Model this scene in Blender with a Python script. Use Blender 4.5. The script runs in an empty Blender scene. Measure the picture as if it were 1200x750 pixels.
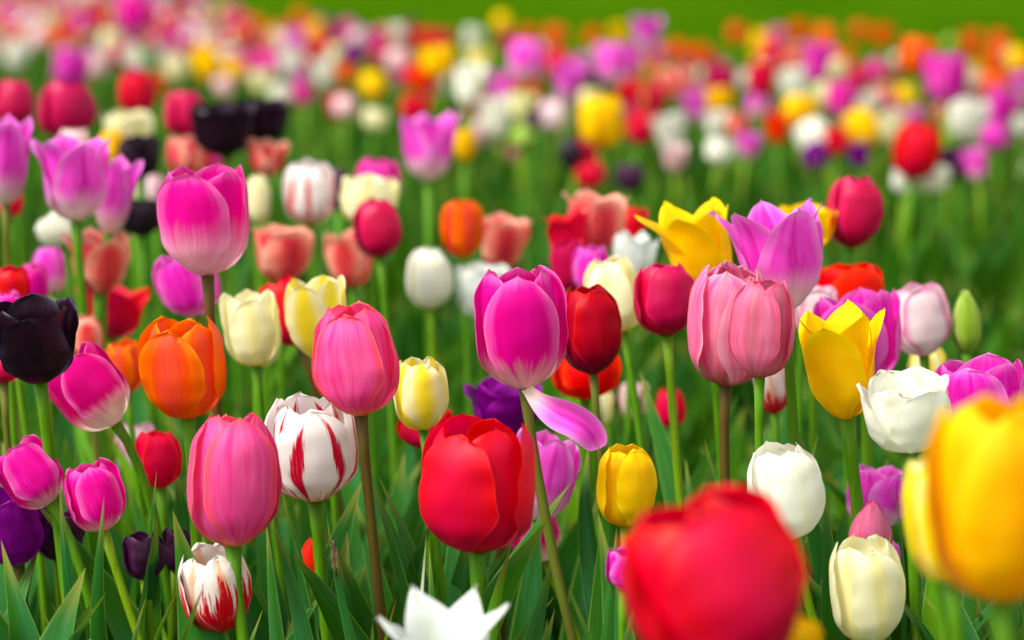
import bpy, math, random
import numpy as np
from mathutils import Vector

rng = np.random.RandomState(11)
random.seed(11)
scn = bpy.context.scene
COL = scn.collection

# ------------------------------------------------------------------ camera
CAM_Z = 0.75
LENS = 100.0
FPX = LENS / 36.0 * 1200.0
PITCH = math.atan(431.0 / FPX)          # horizon lies above the top of the frame
cam_d = bpy.data.cameras.new("camera")
cam = bpy.data.objects.new("camera", cam_d)
COL.objects.link(cam)
cam.location = (0, 0, CAM_Z)
cam.rotation_euler = (math.radians(90) - PITCH, 0, 0)
cam_d.lens = LENS
cam_d.sensor_width = 36
cam_d.clip_start = 0.05
cam_d.clip_end = 2000
cam_d.dof.use_dof = True
cam_d.dof.focus_distance = 1.50
cam_d.dof.aperture_fstop = 6.5
scn.camera = cam

# ------------------------------------------------------------------ sky, sun, exposure
SUN_EL = math.radians(52)
SUN_AZ = math.radians(-125)             # from the left, behind the camera
w = bpy.data.worlds.new("World")
scn.world = w
w.use_nodes = True
nt = w.node_tree
bg = nt.nodes["Background"]
sky = nt.nodes.new("ShaderNodeTexSky")
sky.sky_type = 'NISHITA'
sky.sun_disc = False
sky.sun_elevation = SUN_EL
sky.sun_rotation = SUN_AZ
sky.air_density = 1.2
sky.dust_density = 3.0
hs = nt.nodes.new("ShaderNodeHueSaturation")
hs.inputs["Saturation"].default_value = 0.08
nt.links.new(sky.outputs[0], hs.inputs["Color"])
nt.links.new(hs.outputs[0], bg.inputs["Color"])
bg.inputs["Strength"].default_value = 0.15
sd = bpy.data.lights.new("sun", 'SUN')
sd.energy = 2.2
sd.angle = math.radians(20)
sd.color = (1.0, 0.95, 0.87)
sun = bpy.data.objects.new("sun", sd)
COL.objects.link(sun)
sv = Vector((math.sin(SUN_AZ) * math.cos(SUN_EL), math.cos(SUN_AZ) * math.cos(SUN_EL), math.sin(SUN_EL)))
sun.rotation_euler = sv.to_track_quat('Z', 'Y').to_euler()
scn.view_settings.view_transform = 'Standard'
scn.view_settings.look = 'None'
scn.view_settings.exposure = 0.82
scn.view_settings.gamma = 1.0
scn.cycles.use_denoising = True
scn.cycles.max_bounces = 8
scn.cycles.transparent_max_bounces = 4

# ------------------------------------------------------------------ small helpers
def lin(c):
    out = []
    for v in c:
        v = v / 255.0
        out.append(v / 12.92 if v <= 0.04045 else ((v + 0.055) / 1.055) ** 2.4)
    return (out[0], out[1], out[2], 1.0)

CP, SP = math.cos(PITCH), math.sin(PITCH)
def at(px, py, d):
    """the point seen at that place of the photograph, d metres out"""
    x = (px - 600.0) / FPX * d
    yv = -(py - 375.0) / FPX * d
    return np.array([x, d * CP + yv * SP, CAM_Z - d * SP + yv * CP])

def mesh_obj(name, verts, faces, mat, parent=None, uv=None, smooth=True, matidx=None):
    me = bpy.data.meshes.new(name)
    verts = np.asarray(verts, dtype=np.float32)
    me.from_pydata(verts.tolist() if len(verts) < 20000 else verts.tolist(), [], faces if isinstance(faces, list) else faces.tolist())
    for m in (mat if isinstance(mat, (list, tuple)) else [mat]):
        me.materials.append(m)
    if uv is not None:
        layer = me.uv_layers.new(name="UVMap")
        li = np.empty(len(me.loops), dtype=np.int32)
        me.loops.foreach_get("vertex_index", li)
        layer.data.foreach_set("uv", np.asarray(uv, dtype=np.float32)[li].ravel())
    if smooth:
        me.polygons.foreach_set("use_smooth", np.ones(len(me.polygons), dtype=bool))
    if matidx is not None:
        me.polygons.foreach_set("material_index", np.asarray(matidx, dtype=np.int32))
    me.update()
    o = bpy.data.objects.new(name, me)
    COL.objects.link(o)
    if parent is not None:
        o.parent = parent
    return o

def grid_faces(nu, nv, off=0):
    i = np.arange(nu - 1)[:, None] * nv + np.arange(nv - 1)[None, :]
    i = i.ravel() + off
    return np.stack([i, i + 1, i + nv + 1, i + nv], 1)

def sstep(a, b, x):
    t = np.clip((x - a) / (b - a), 0, 1)
    return t * t * (3 - 2 * t)

# ------------------------------------------------------------------ materials
class NB:
    def __init__(self, m):
        m.use_nodes = True
        self.t = m.node_tree
        self.t.nodes.clear()
    def n(self, kind, **kw):
        nd = self.t.nodes.new(kind)
        for k, v in kw.items():
            setattr(nd, k, v)
        return nd
    def l(self, a, b):
        self.t.links.new(a, b)
    def put(self, sock, v):
        if isinstance(v, bpy.types.NodeSocket):
            self.l(v, sock)
        else:
            sock.default_value = v
    def math(self, op, a, b=0.0, c=None, clamp=False):
        nd = self.n("ShaderNodeMath", operation=op)
        nd.use_clamp = clamp
        self.put(nd.inputs[0], a)
        self.put(nd.inputs[1], b)
        if c is not None:
            self.put(nd.inputs[2], c)
        return nd.outputs[0]
    def ss(self, x, a, b):
        nd = self.n("ShaderNodeMapRange", interpolation_type='SMOOTHSTEP')
        self.put(nd.inputs["Value"], x)
        nd.inputs["From Min"].default_value = a
        nd.inputs["From Max"].default_value = b
        return nd.outputs[0]
    def mix(self, f, a, b):
        nd = self.n("ShaderNodeMix", data_type='RGBA')
        self.put(nd.inputs[0], f)
        self.put(nd.inputs[6], a)
        self.put(nd.inputs[7], b)
        return nd.outputs[2]
    def noise(self, vec, scale=1.0, detail=3.0, rough=0.5):
        nd = self.n("ShaderNodeTexNoise")
        self.put(nd.inputs["Vector"], vec)
        nd.inputs["Scale"].default_value = scale
        nd.inputs["Detail"].default_value = detail
        nd.inputs["Roughness"].default_value = rough
        return nd.outputs["Fac"]
    def xyz(self, x, y, z):
        nd = self.n("ShaderNodeCombineXYZ")
        for i, v in enumerate((x, y, z)):
            self.put(nd.inputs[i], v)
        return nd.outputs[0]

def petal_mat(name, body, body2, base=None, b0=0.05, b1=0.3, edge=None, e0=0.6, e1=1.0, es=0.8,
              mid=None, m0=0.0, m1=0.5, ms=0.7, flame=None, fl=0.5, fgrad=0.14, stripes=False, rough=0.42, trans=0.34, vein=0.3, spec=0.12):
    m = bpy.data.materials.new(name)
    b = NB(m)
    uv = b.n("ShaderNodeUVMap")
    sep = b.n("ShaderNodeSeparateXYZ")
    b.l(uv.outputs[0], sep.inputs[0])
    v = b.math('MULTIPLY_ADD', sep.outputs[0], 2.0, -1.0)
    u = sep.outputs[1]
    av = b.math('ABSOLUTE', v)
    oi = b.n("ShaderNodeObjectInfo")
    seed = b.math('MULTIPLY', oi.outputs["Random"], 60.0)
    streak = b.noise(b.xyz(b.math('MULTIPLY', v, 5.0), b.math('MULTIPLY', u, 1.4), seed), 1.0, 4.0, 0.6)
    fine = b.noise(b.xyz(b.math('MULTIPLY', v, 52.0), b.math('MULTIPLY', u, 2.2), seed), 1.0, 2.0, 0.6)
    col = b.mix(b.ss(streak, 0.22, 0.85), lin(body), lin(body2))
    wob = b.math('ADD', b.math('MULTIPLY_ADD', streak, 0.5, -0.25), b.math('MULTIPLY_ADD', fine, 0.5, -0.25))
    if mid is not None:
        mm = b.math('SUBTRACT', 1.0, b.ss(b.math('ADD', av, wob), m0, m1))
        col = b.mix(b.math('MULTIPLY', mm, ms), col, lin(mid))
    if edge is not None:
        rim = b.math('MAXIMUM', av, b.math('POWER', u, 4.0))
        em = b.ss(b.math('ADD', rim, b.math('MULTIPLY', wob, 0.7)), e0, e1)
        col = b.mix(b.math('MULTIPLY', em, es), col, lin(edge))
    if base is not None:
        bm = b.math('SUBTRACT', 1.0, b.ss(b.math('ADD', u, b.math('MULTIPLY', wob, 0.55)), b0, b1))
        col = b.mix(bm, col, lin(base))
    if flame is not None:
        fn = b.noise(b.xyz(b.math('MULTIPLY', v, 3.2), b.math('MULTIPLY', u, 0.75), seed), 1.0, 5.0, 0.7)
        g = b.math('ADD', fn, b.math('MULTIPLY', b.math('SUBTRACT', fine, 0.5), 0.28))
        g = b.math('SUBTRACT', g, b.math('MULTIPLY', b.math('SUBTRACT', u, 0.25), fgrad))
        fm = b.ss(g, fl, fl + 0.05)
        if stripes:
            for kk, off, wd_ in ((7.3, 0.0, 0.15), (3.1, 0.5, 0.12)):
                rr = b.math('FRACT', b.math('MULTIPLY', oi.outputs["Random"], kk * 5.0))
                ctr = b.math('MULTIPLY_ADD', rr, 0.7, -0.75 + off * 1.4)
                lean = b.math('MULTIPLY', b.math('SUBTRACT', 0.6, u), b.math('MULTIPLY', ctr, 0.9))
                dd = b.math('ABSOLUTE', b.math('SUBTRACT', b.math('SUBTRACT', v, ctr), lean))
                dd = b.math('ADD', dd, b.math('MULTIPLY', b.math('SUBTRACT', fn, 0.5), 0.55))
                dd = b.math('ADD', dd, b.math('MULTIPLY', b.math('SUBTRACT', fine, 0.5), 0.20))
                half = b.math('MULTIPLY', b.math('SUBTRACT', 1.0, b.math('POWER', b.math('ABSOLUTE', b.math('MULTIPLY_ADD', u, 2.0, -0.95)), 2.0)), wd_)
                sm = b.math('SUBTRACT', 1.0, b.ss(b.math('SUBTRACT', dd, half), -0.04, 0.025))
                fm = b.math('MAXIMUM', fm, sm)
        col = b.mix(fm, col, lin(flame))
    col = b.mix(b.math('MULTIPLY', b.ss(b.math('ADD', b.math('MAXIMUM', av, b.math('POWER', u, 6.0)), b.math('MULTIPLY', wob, 0.12)), 0.93, 1.0), 0.3), col, lin([min(255, c * 0.5 + 128) for c in (edge or body2)]) if name not in ('petal_black', 'petal_plum', 'petal_purple') else lin(edge))
    # veins and a slight difference from flower to flower
    col = b.mix(b.math('MULTIPLY', b.ss(fine, 0.5, 0.85), vein * 0.3), col, lin([c * 0.78 for c in body]))
    fine2 = b.noise(b.xyz(b.math('MULTIPLY', v, 74.0), b.math('MULTIPLY', u, 3.5), b.math('ADD', seed, 21.0)), 1.0, 2.0, 0.6)
    if name not in ('petal_black', 'petal_plum'):
        col = b.mix(b.math('MULTIPLY', b.ss(fine2, 0.5, 0.8), 0.22), col, lin([min(255, c * 0.6 + 100) for c in body2]))
    blot = b.noise(b.xyz(b.math('MULTIPLY', v, 2.2), b.math('MULTIPLY', u, 2.6), b.math('ADD', seed, 9.0)), 1.0, 3.0, 0.6)
    col = b.mix(b.math('MULTIPLY', b.ss(blot, 0.5, 0.8), 0.22), col, lin([c * 0.82 for c in body2]))
    spk = b.noise(b.xyz(b.math('MULTIPLY', v, 16.0), b.math('MULTIPLY', u, 22.0), seed), 1.0, 1.0, 0.5)
    col = b.mix(b.math('MULTIPLY', b.ss(spk, 0.76, 0.82), 0.4), col, lin([c * 0.6 + 30 for c in body2]))
    hsv = b.n("ShaderNodeHueSaturation")
    b.l(col, hsv.inputs["Color"])
    hsv.inputs["Saturation"].default_value = 1.05
    b.l(b.math('MULTIPLY_ADD', oi.outputs["Random"], 0.01, 0.495), hsv.inputs["Hue"])
    b.l(b.math('MULTIPLY_ADD', oi.outputs["Random"], 0.16, 0.9), hsv.inputs["Value"])
    pr = b.n("ShaderNodeBsdfPrincipled")
    b.l(hsv.outputs[0], pr.inputs["Base Color"])
    pr.inputs["Roughness"].default_value = rough
    pr.inputs["Specular IOR Level"].default_value = spec
    pr.inputs["Sheen Weight"].default_value = 0.0
    bp = b.n("ShaderNodeBump")
    bp.inputs["Strength"].default_value = 0.12
    bp.inputs["Distance"].default_value = 0.0012
    b.l(b.math('ADD', fine, b.math('MULTIPLY', streak, 0.8)), bp.inputs["Height"])
    b.l(bp.outputs[0], pr.inputs["Normal"])
    tr = b.n("ShaderNodeBsdfTranslucent")
    b.l(hsv.outputs[0], tr.inputs["Color"])
    b.l(bp.outputs[0], tr.inputs["Normal"])
    mx = b.n("ShaderNodeMixShader")
    mx.inputs[0].default_value = trans
    b.l(pr.outputs[0], mx.inputs[1])
    b.l(tr.outputs[0], mx.inputs[2])
    out = b.n("ShaderNodeOutputMaterial")
    b.l(mx.outputs[0], out.inputs[0])
    return m

WHT = (246, 240, 226)
P = {
 'magenta': petal_mat('petal_magenta', (222, 8, 138), (232, 34, 156), base=(246, 226, 214), b0=0.0, b1=0.34, edge=(248, 120, 196), e0=0.5, e1=1.02, es=0.85),
 'magentawide': petal_mat('petal_magenta_wide_base', (222, 8, 138), (232, 40, 160), base=(244, 214, 222), b0=0.0, b1=0.62, edge=(246, 120, 196), e0=0.5, e1=1.0, es=0.85),
 'hotpink': petal_mat('petal_hot_pink', (226, 22, 146), (240, 66, 172), base=(248, 225, 215), b0=0.0, b1=0.25, edge=(250, 120, 200), e0=0.5, e1=1.0),
 'salmonpink': petal_mat('petal_salmon_pink', (236, 74, 150), (248, 124, 182), base=(240, 190, 90), b0=0.0, b1=0.10, edge=(255, 100, 96), e0=0.62, e1=1.02, es=0.85),
 'dullpink': petal_mat('petal_dull_pink', (230, 84, 146), (250, 164, 196), base=(176, 120, 90), b0=0.0, b1=0.22, edge=(255, 200, 214), e0=0.7, e1=1.05, es=0.6, mid=(240, 150, 150), m0=0.0, m1=0.3, ms=0.4),
 'duskpink': petal_mat('petal_dusky_pink', (216, 92, 136), (236, 144, 172), mid=(184, 112, 112), m0=0, m1=.3, ms=.5, edge=(242, 92, 128), e0=0.75, e1=1.02, es=0.9, base=(180, 120, 90), b0=0, b1=.15),
 'red': petal_mat('petal_red', (220, 0, 42), (230, 0, 30), base=(196, 0, 70), b0=0.0, b1=0.5, edge=(240, 8, 14), e0=0.6, e1=1.0, spec=0.22, rough=0.42, mid=(226, 10, 70), m0=.1, m1=.6, ms=.6),
 'darkred': petal_mat('petal_dark_red', (176, 0, 46), (192, 0, 44), base=(120, 0, 50), b0=0.0, b1=0.5, edge=(208, 4, 26), e0=0.6, e1=1.0, rough=0.38),
 'scarlet': petal_mat('petal_scarlet', (236, 8, 2), (244, 28, 2), edge=(250, 70, 20), e0=0.6, e1=1.0),
 'crimson': petal_mat('petal_crimson', (200, 0, 66), (214, 4, 88), base=(170, 0, 54), b0=0.0, b1=0.4, edge=(234, 34, 110), e0=0.6, e1=1.0, spec=0.32, rough=0.4),
 'orange': petal_mat('petal_orange', (252, 104, 0), (250, 130, 10), mid=(232, 92, 84), m0=0.1, m1=0.75, ms=0.75, edge=(255, 138, 0), e0=0.7, e1=1.0, base=(240, 150, 30), b0=0, b1=.12),
 'yellow': petal_mat('petal_yellow', (254, 212, 0), (254, 202, 0), mid=(253, 188, 0), m0=0.0, m1=0.25, ms=0.5, edge=(255, 228, 10), e0=0.6, e1=1.0, rough=0.5),
 'gold': petal_mat('petal_gold', (254, 200, 0), (253, 186, 0), mid=(252, 164, 0), m0=0.0, m1=0.3, ms=0.5, edge=(253, 206, 0), e0=0.6, e1=1.0, rough=0.5),
 'paleyellow': petal_mat('petal_pale_yellow', (255, 230, 20), (255, 238, 120), mid=(255, 246, 190), m0=0.0, m1=0.4, ms=0.5, edge=(255, 228, 0), e0=0.6, e1=1.0),
 'lemon': petal_mat('petal_lemon', (244, 238, 196), (246, 240, 180), mid=(244, 220, 24), m0=0.15, m1=0.72, ms=0.9, base=(235, 215, 60), b0=0, b1=.25),
 'cream': petal_mat('petal_cream', (246, 243, 214), (246, 240, 190), mid=(246, 232, 130), m0=0.0, m1=0.5, ms=0.55, base=(240, 215, 110), b0=0, b1=.15, vein=0.1),
 'white': petal_mat('petal_white', (244, 244, 236), (242, 241, 222), mid=(244, 238, 190), m0=0.0, m1=0.3, ms=0.35, base=(238, 224, 160), b0=0, b1=.12, vein=0.1),
 'purewhite': petal_mat('petal_pure_white', (232, 235, 232), (216, 224, 214), mid=(222, 228, 206), m0=0, m1=.3, ms=.5, vein=0.5),
 'black': petal_mat('petal_black', (20, 6, 20), (46, 8, 36), edge=(36, 30, 54), e0=0.7, e1=1.0, trans=0.22, spec=0.4, rough=0.36),
 'plum': petal_mat('petal_plum', (52, 12, 50), (70, 20, 62), edge=(88, 44, 90), e0=0.75, e1=1.0, trans=0.2, spec=0.4),
 'purple': petal_mat('petal_purple', (112, 4, 118), (138, 16, 140), edge=(160, 40, 164), e0=0.6, e1=1.0, base=(200, 170, 160), b0=-0.1, b1=.1),
 'lilac': petal_mat('petal_lilac', (236, 76, 204), (242, 112, 218), base=(246, 236, 220), b0=0.05, b1=0.46, edge=(240, 156, 224), e0=0.5, e1=1.0, mid=(206, 40, 160), m0=0, m1=.3, ms=.6),
 'orchid': petal_mat('petal_orchid', (224, 44, 176), (232, 84, 194), edge=(240, 134, 214), e0=0.5, e1=1.0, base=(240, 200, 220), b0=0, b1=.18),
 'magwhite': petal_mat('petal_magenta_white', (222, 10, 132), (232, 30, 150), base=(248, 240, 220), b0=0.12, b1=0.42, edge=(248, 130, 200), e0=0.7, e1=1.05),
 'pinkwhite': petal_mat('petal_pink_white', (246, 234, 230), (244, 220, 226), edge=(232, 92, 176), e0=0.55, e1=1.05, es=0.9),
 'palepink': petal_mat('petal_pale_pink', (246, 216, 214), (242, 190, 196), edge=(250, 232, 228), e0=0.5, e1=1.0),
 'salmon': petal_mat('petal_salmon', (242, 96, 100), (248, 140, 124), edge=(255, 208, 180), e0=0.3, e1=1.0, mid=(222, 60, 84), m0=0.05, m1=0.55, ms=0.8),
 'coral': petal_mat('petal_coral', (230, 26, 66), (238, 60, 92), edge=(246, 60, 60), e0=0.6, e1=1.0),
 'rust': petal_mat('petal_rust', (220, 84, 30), (236, 110, 40)),
 'flame': petal_mat('petal_white_red_flame', (247, 245, 242), (246, 240, 234), flame=(206, 0, 44), fl=0.55, fgrad=0.3, stripes=True, base=(236, 190, 90), b0=-0.05, b1=.2, vein=0.1),
 'flamered': petal_mat('petal_red_white_flame', (247, 244, 240), (246, 236, 228), flame=(212, 8, 40), fl=0.36, fgrad=0.42, mid=(244, 170, 70), m0=0.05, m1=0.3, ms=0.6, vein=0.1),
 'creamred': petal_mat('petal_cream', (246, 240, 200), (246, 236, 170), base=(225, 20, 50), b0=.2, b1=.5),
 'greenbud': petal_mat('petal_green_bud', (150, 186, 60), (176, 204, 90), mid=(120, 168, 40), m0=0, m1=.4, edge=(214, 224, 140), e0=0.7, e1=1.0),
}

def leaf_mat(name, c1, c2, c3, trans=0.28, tipc=(150, 150, 60)):
    m = bpy.data.materials.new(name)
    b = NB(m)
    uv = b.n("ShaderNodeUVMap")
    sep = b.n("ShaderNodeSeparateXYZ")
    b.l(uv.outputs[0], sep.inputs[0])
    v = b.math('MULTIPLY_ADD', sep.outputs[0], 2.0, -1.0)
    av = b.math('ABSOLUTE', v)
    u = sep.outputs[1]
    oi = b.n("ShaderNodeObjectInfo")
    geo = b.n("ShaderNodeNewGeometry")
    seed = b.math('MULTIPLY', b.math('ADD', oi.outputs["Random"], geo.outputs["Random Per Island"]), 40.0)
    rnd = b.math('FRACT', b.math('ADD', oi.outputs["Random"], geo.outputs["Random Per Island"]))
    st = b.noise(b.xyz(b.math('MULTIPLY', v, 16.0), b.math('MULTIPLY', u, 2.0), seed), 1.0, 3.0, 0.6)
    bl = b.noise(b.xyz(b.math('MULTIPLY', v, 1.4), b.math('MULTIPLY', u, 5.0), seed), 1.0, 3.0, 0.6)
    col = b.mix(b.ss(rnd, 0.0, 1.0), lin(c1), lin(c2))
    col = b.mix(b.math('MULTIPLY', b.ss(bl, 0.4, 0.75), 0.7), col, lin(c3))
    col = b.mix(b.math('MULTIPLY', b.ss(st, 0.45, 0.7), 0.35), col, lin([x * 0.6 for x in c1]))
    col = b.mix(b.math('MULTIPLY', b.ss(av, 0.9, 0.99), 0.55), col, lin((150, 178, 80)))
    col = b.mix(b.math('MULTIPLY', b.ss(b.math('ADD', u, b.math('MULTIPLY', bl, 0.08)), 0.965, 1.05), 0.85), col, lin(tipc))
    pr = b.n("ShaderNodeBsdfPrincipled")
    b.l(col, pr.inputs["Base Color"])
    pr.inputs["Roughness"].default_value = 0.5
    pr.inputs["Specular IOR Level"].default_value = 0.08
    bp = b.n("ShaderNodeBump")
    bp.inputs["Strength"].default_value = 0.3
    bp.inputs["Distance"].default_value = 0.0012
    b.l(st, bp.inputs["Height"])
    b.l(bp.outputs[0], pr.inputs["Normal"])
    tr = b.n("ShaderNodeBsdfTranslucent")
    tc = b.mix(0.5, col, lin((96, 160, 4)))
    b.l(tc, tr.inputs["Color"])
    mx = b.n("ShaderNodeMixShader")
    mx.inputs[0].default_value = trans
    b.l(pr.outputs[0], mx.inputs[1])
    b.l(tr.outputs[0], mx.inputs[2])
    out = b.n("ShaderNodeOutputMaterial")
    b.l(mx.outputs[0], out.inputs[0])
    return m

LEAF = leaf_mat('leaf_green', (22, 92, 22), (52, 114, 30), (60, 128, 84))
LEAF_BRIGHT = leaf_mat('leaf_fresh_green', (76, 136, 8), (102, 152, 10), (62, 122, 22), tipc=(150, 90, 40))
LEAF_PALE = leaf_mat('leaf_white_edge', (222, 226, 196), (226, 230, 204), (196, 210, 160))
FOL = leaf_mat('foliage_green', (14, 72, 6), (60, 112, 4), (34, 98, 44), trans=0.24)

def stem_mat(name, c1, c2):
    m = bpy.data.materials.new(name)
    b = NB(m)
    tc = b.n("ShaderNodeTexCoord")
    mp = b.n("ShaderNodeMapping")
    mp.inputs["Scale"].default_value = (400, 400, 14)
    b.l(tc.outputs["Object"], mp.inputs[0])
    nz = b.noise(mp.outputs[0], 1.0, 4.0, 0.6)
    mp2 = b.n("ShaderNodeMapping")
    mp2.inputs["Scale"].default_value = (1500, 1500, 1200)
    b.l(tc.outputs["Object"], mp2.inputs[0])
    nz2 = b.noise(mp2.outputs[0], 1.0, 2.0, 0.5)
    col = b.mix(b.ss(nz, 0.3, 0.7), lin(c1), lin(c2))
    col = b.mix(b.math('MULTIPLY', b.ss(nz2, 0.5, 0.7), 0.3), col, lin([x * 0.7 for x in c1]))
    pr = b.n("ShaderNodeBsdfPrincipled")
    b.l(col, pr.inputs["Base Color"])
    pr.inputs["Roughness"].default_value = 0.55
    pr.inputs["Specular IOR Level"].default_value = 0.2
    bp = b.n("ShaderNodeBump")
    bp.inputs["Strength"].default_value = 0.2
    bp.inputs["Distance"].default_value = 0.0006
    b.l(nz2, bp.inputs["Height"])
    b.l(bp.outputs[0], pr.inputs["Normal"])
    out = b.n("ShaderNodeOutputMaterial")
    b.l(pr.outputs[0], out.inputs[0])
    return m

STEM = {'g': stem_mat('stem_green', (92, 140, 4), (66, 122, 6)),
        'y': stem_mat('stem_yellow_green', (122, 152, 4), (92, 136, 6)),
        'b': stem_mat('stem_brown_green', (98, 92, 28), (88, 106, 24)),
        'd': stem_mat('stem_dark_brown', (88, 66, 22), (86, 78, 20))}

def simple_mat(name, c, rough=0.6):
    m = bpy.data.materials.new(name)
    b = NB(m)
    tc = b.n("ShaderNodeTexCoord")
    nz = b.noise(tc.outputs["Object"], 300.0, 3.0)
    col = b.mix(b.ss(nz, 0.3, 0.7), lin(c), lin([x * 0.7 for x in c]))
    pr = b.n("ShaderNodeBsdfPrincipled")
    b.l(col, pr.inputs["Base Color"])
    pr.inputs["Roughness"].default_value = rough
    out = b.n("ShaderNodeOutputMaterial")
    b.l(pr.outputs[0], out.inputs[0])
    return m

# ------------------------------------------------------------------ ground: lawn, bed soil
def ground_mat(name, cols, s1, s2, bump):
    m = bpy.data.materials.new(name)
    b = NB(m)
    tc = b.n("ShaderNodeTexCoord")
    n1 = b.noise(tc.outputs["Object"], s1, 4.0, 0.6)
    n2 = b.noise(tc.outputs["Object"], s2, 4.0, 0.65)
    col = b.mix(b.ss(n1, 0.35, 0.65), lin(cols[0]), lin(cols[1]))
    col = b.mix(b.math('MULTIPLY', b.ss(n2, 0.4, 0.7), 0.6), col, lin(cols[2]))
    pr = b.n("ShaderNodeBsdfPrincipled")
    b.l(col, pr.inputs["Base Color"])
    pr.inputs["Roughness"].default_value = 0.9
    pr.inputs["Specular IOR Level"].default_value = 0.0
    bp = b.n("ShaderNodeBump")
    bp.inputs["Strength"].default_value = 0.8
    bp.inputs["Distance"].default_value = bump
    b.l(n2, bp.inputs["Height"])
    b.l(bp.outputs[0], pr.inputs["Normal"])
    out = b.n("ShaderNodeOutputMaterial")
    b.l(pr.outputs[0], out.inputs[0])
    return m
LAWN = ground_mat('lawn_grass', ((46, 84, 2), (66, 102, 4), (38, 74, 2)), 0.35, 40.0, 0.02)
SOIL = ground_mat('bed_soil', ((74, 60, 40), (92, 74, 52), (54, 46, 28)), 3.0, 60.0, 0.02)
g = mesh_obj('lawn', [(-600, -200, 0), (600, -200, 0), (600, 1200, 0), (-600, 1200, 0)], [[0, 1, 2, 3]], LAWN, smooth=False)
g['kind'] = 'structure'
BED = [(-5.5, 0.3), (2.6, 0.3), (3.2, 7.6), (0.6, 8.9), (-0.5, 9.6), (-1.0, 11.5), (-2.0, 17.0), (-6.5, 21.0)]
bv = [(x, y, 0.02) for x, y in BED] + [(x * 1.01, y * 1.006, -0.02) for x, y in BED]
k = len(BED)
g = mesh_obj('flower_bed_soil', bv, [list(range(k))] + [[i, k + i, k + (i + 1) % k, (i + 1) % k] for i in range(k)], SOIL, smooth=False)
g['kind'] = 'structure'
BEDA = np.array(BED)
def in_bed(x, y):
    inside = np.zeros(len(x), bool)
    j = k - 1
    for i in range(k):
        xi, yi = BEDA[i]; xj, yj = BEDA[j]
        c = ((yi > y) != (yj > y)) & (x < (xj - xi) * (y - yi) / (yj - yi) + xi)
        inside ^= c
        j = i
    return inside

# ------------------------------------------------------------------ tulip geometry
ZS = np.array([0, .05, .18, .40, .63, .84, 1.0])
STY = {   # radius along the height, petal width, tip sharpness (p, q)
 'egg':   ([.14, .48, .84, 1.0, .98, .85, .52], 0.94, 2.7, 1.8),
 'oval':  ([.14, .48, .84, 1.0, 1.0, .92, .66], 0.93, 2.7, 1.8),
 'cup':   ([.14, .46, .82, .98, 1.0, .98, .88], 0.93, 2.6, 1.8),
 'open':  ([.16, .48, .80, .95, 1.0, 1.0, .98], 0.98, 2.4, 1.9),
 'flare': ([.14, .36, .62, .76, .82, .90, 1.06], 0.80, 1.9, 1.5),
 'lily':  ([.12, .26, .46, .62, .74, .90, 1.18], 0.72, 1.25, 1.15),
 'wide':  ([.16, .46, .74, .90, 1.0, 1.08, 1.16], 0.95, 2.4, 2.0),
 'bud':   ([.16, .44, .84, 1.0, .86, .54, .14], 1.05, 1.8, 1.6),
}
def profile(style, u):
    r = np.array(STY[style][0])
    r = r / r.max()
    # smooth interpolation (Catmull-Rom through monotone z)
    m = np.gradient(r, ZS)
    i = np.clip(np.searchsorted(ZS, u, side='right') - 1, 0, len(ZS) - 2)
    h = ZS[i + 1] - ZS[i]
    t = (u - ZS[i]) / h
    return ((2*t**3 - 3*t**2 + 1) * r[i] + (t**3 - 2*t**2 + t) * h * m[i] + (-2*t**3 + 3*t**2) * r[i+1] + (t**3 - t**2) * h * m[i+1])

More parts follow.
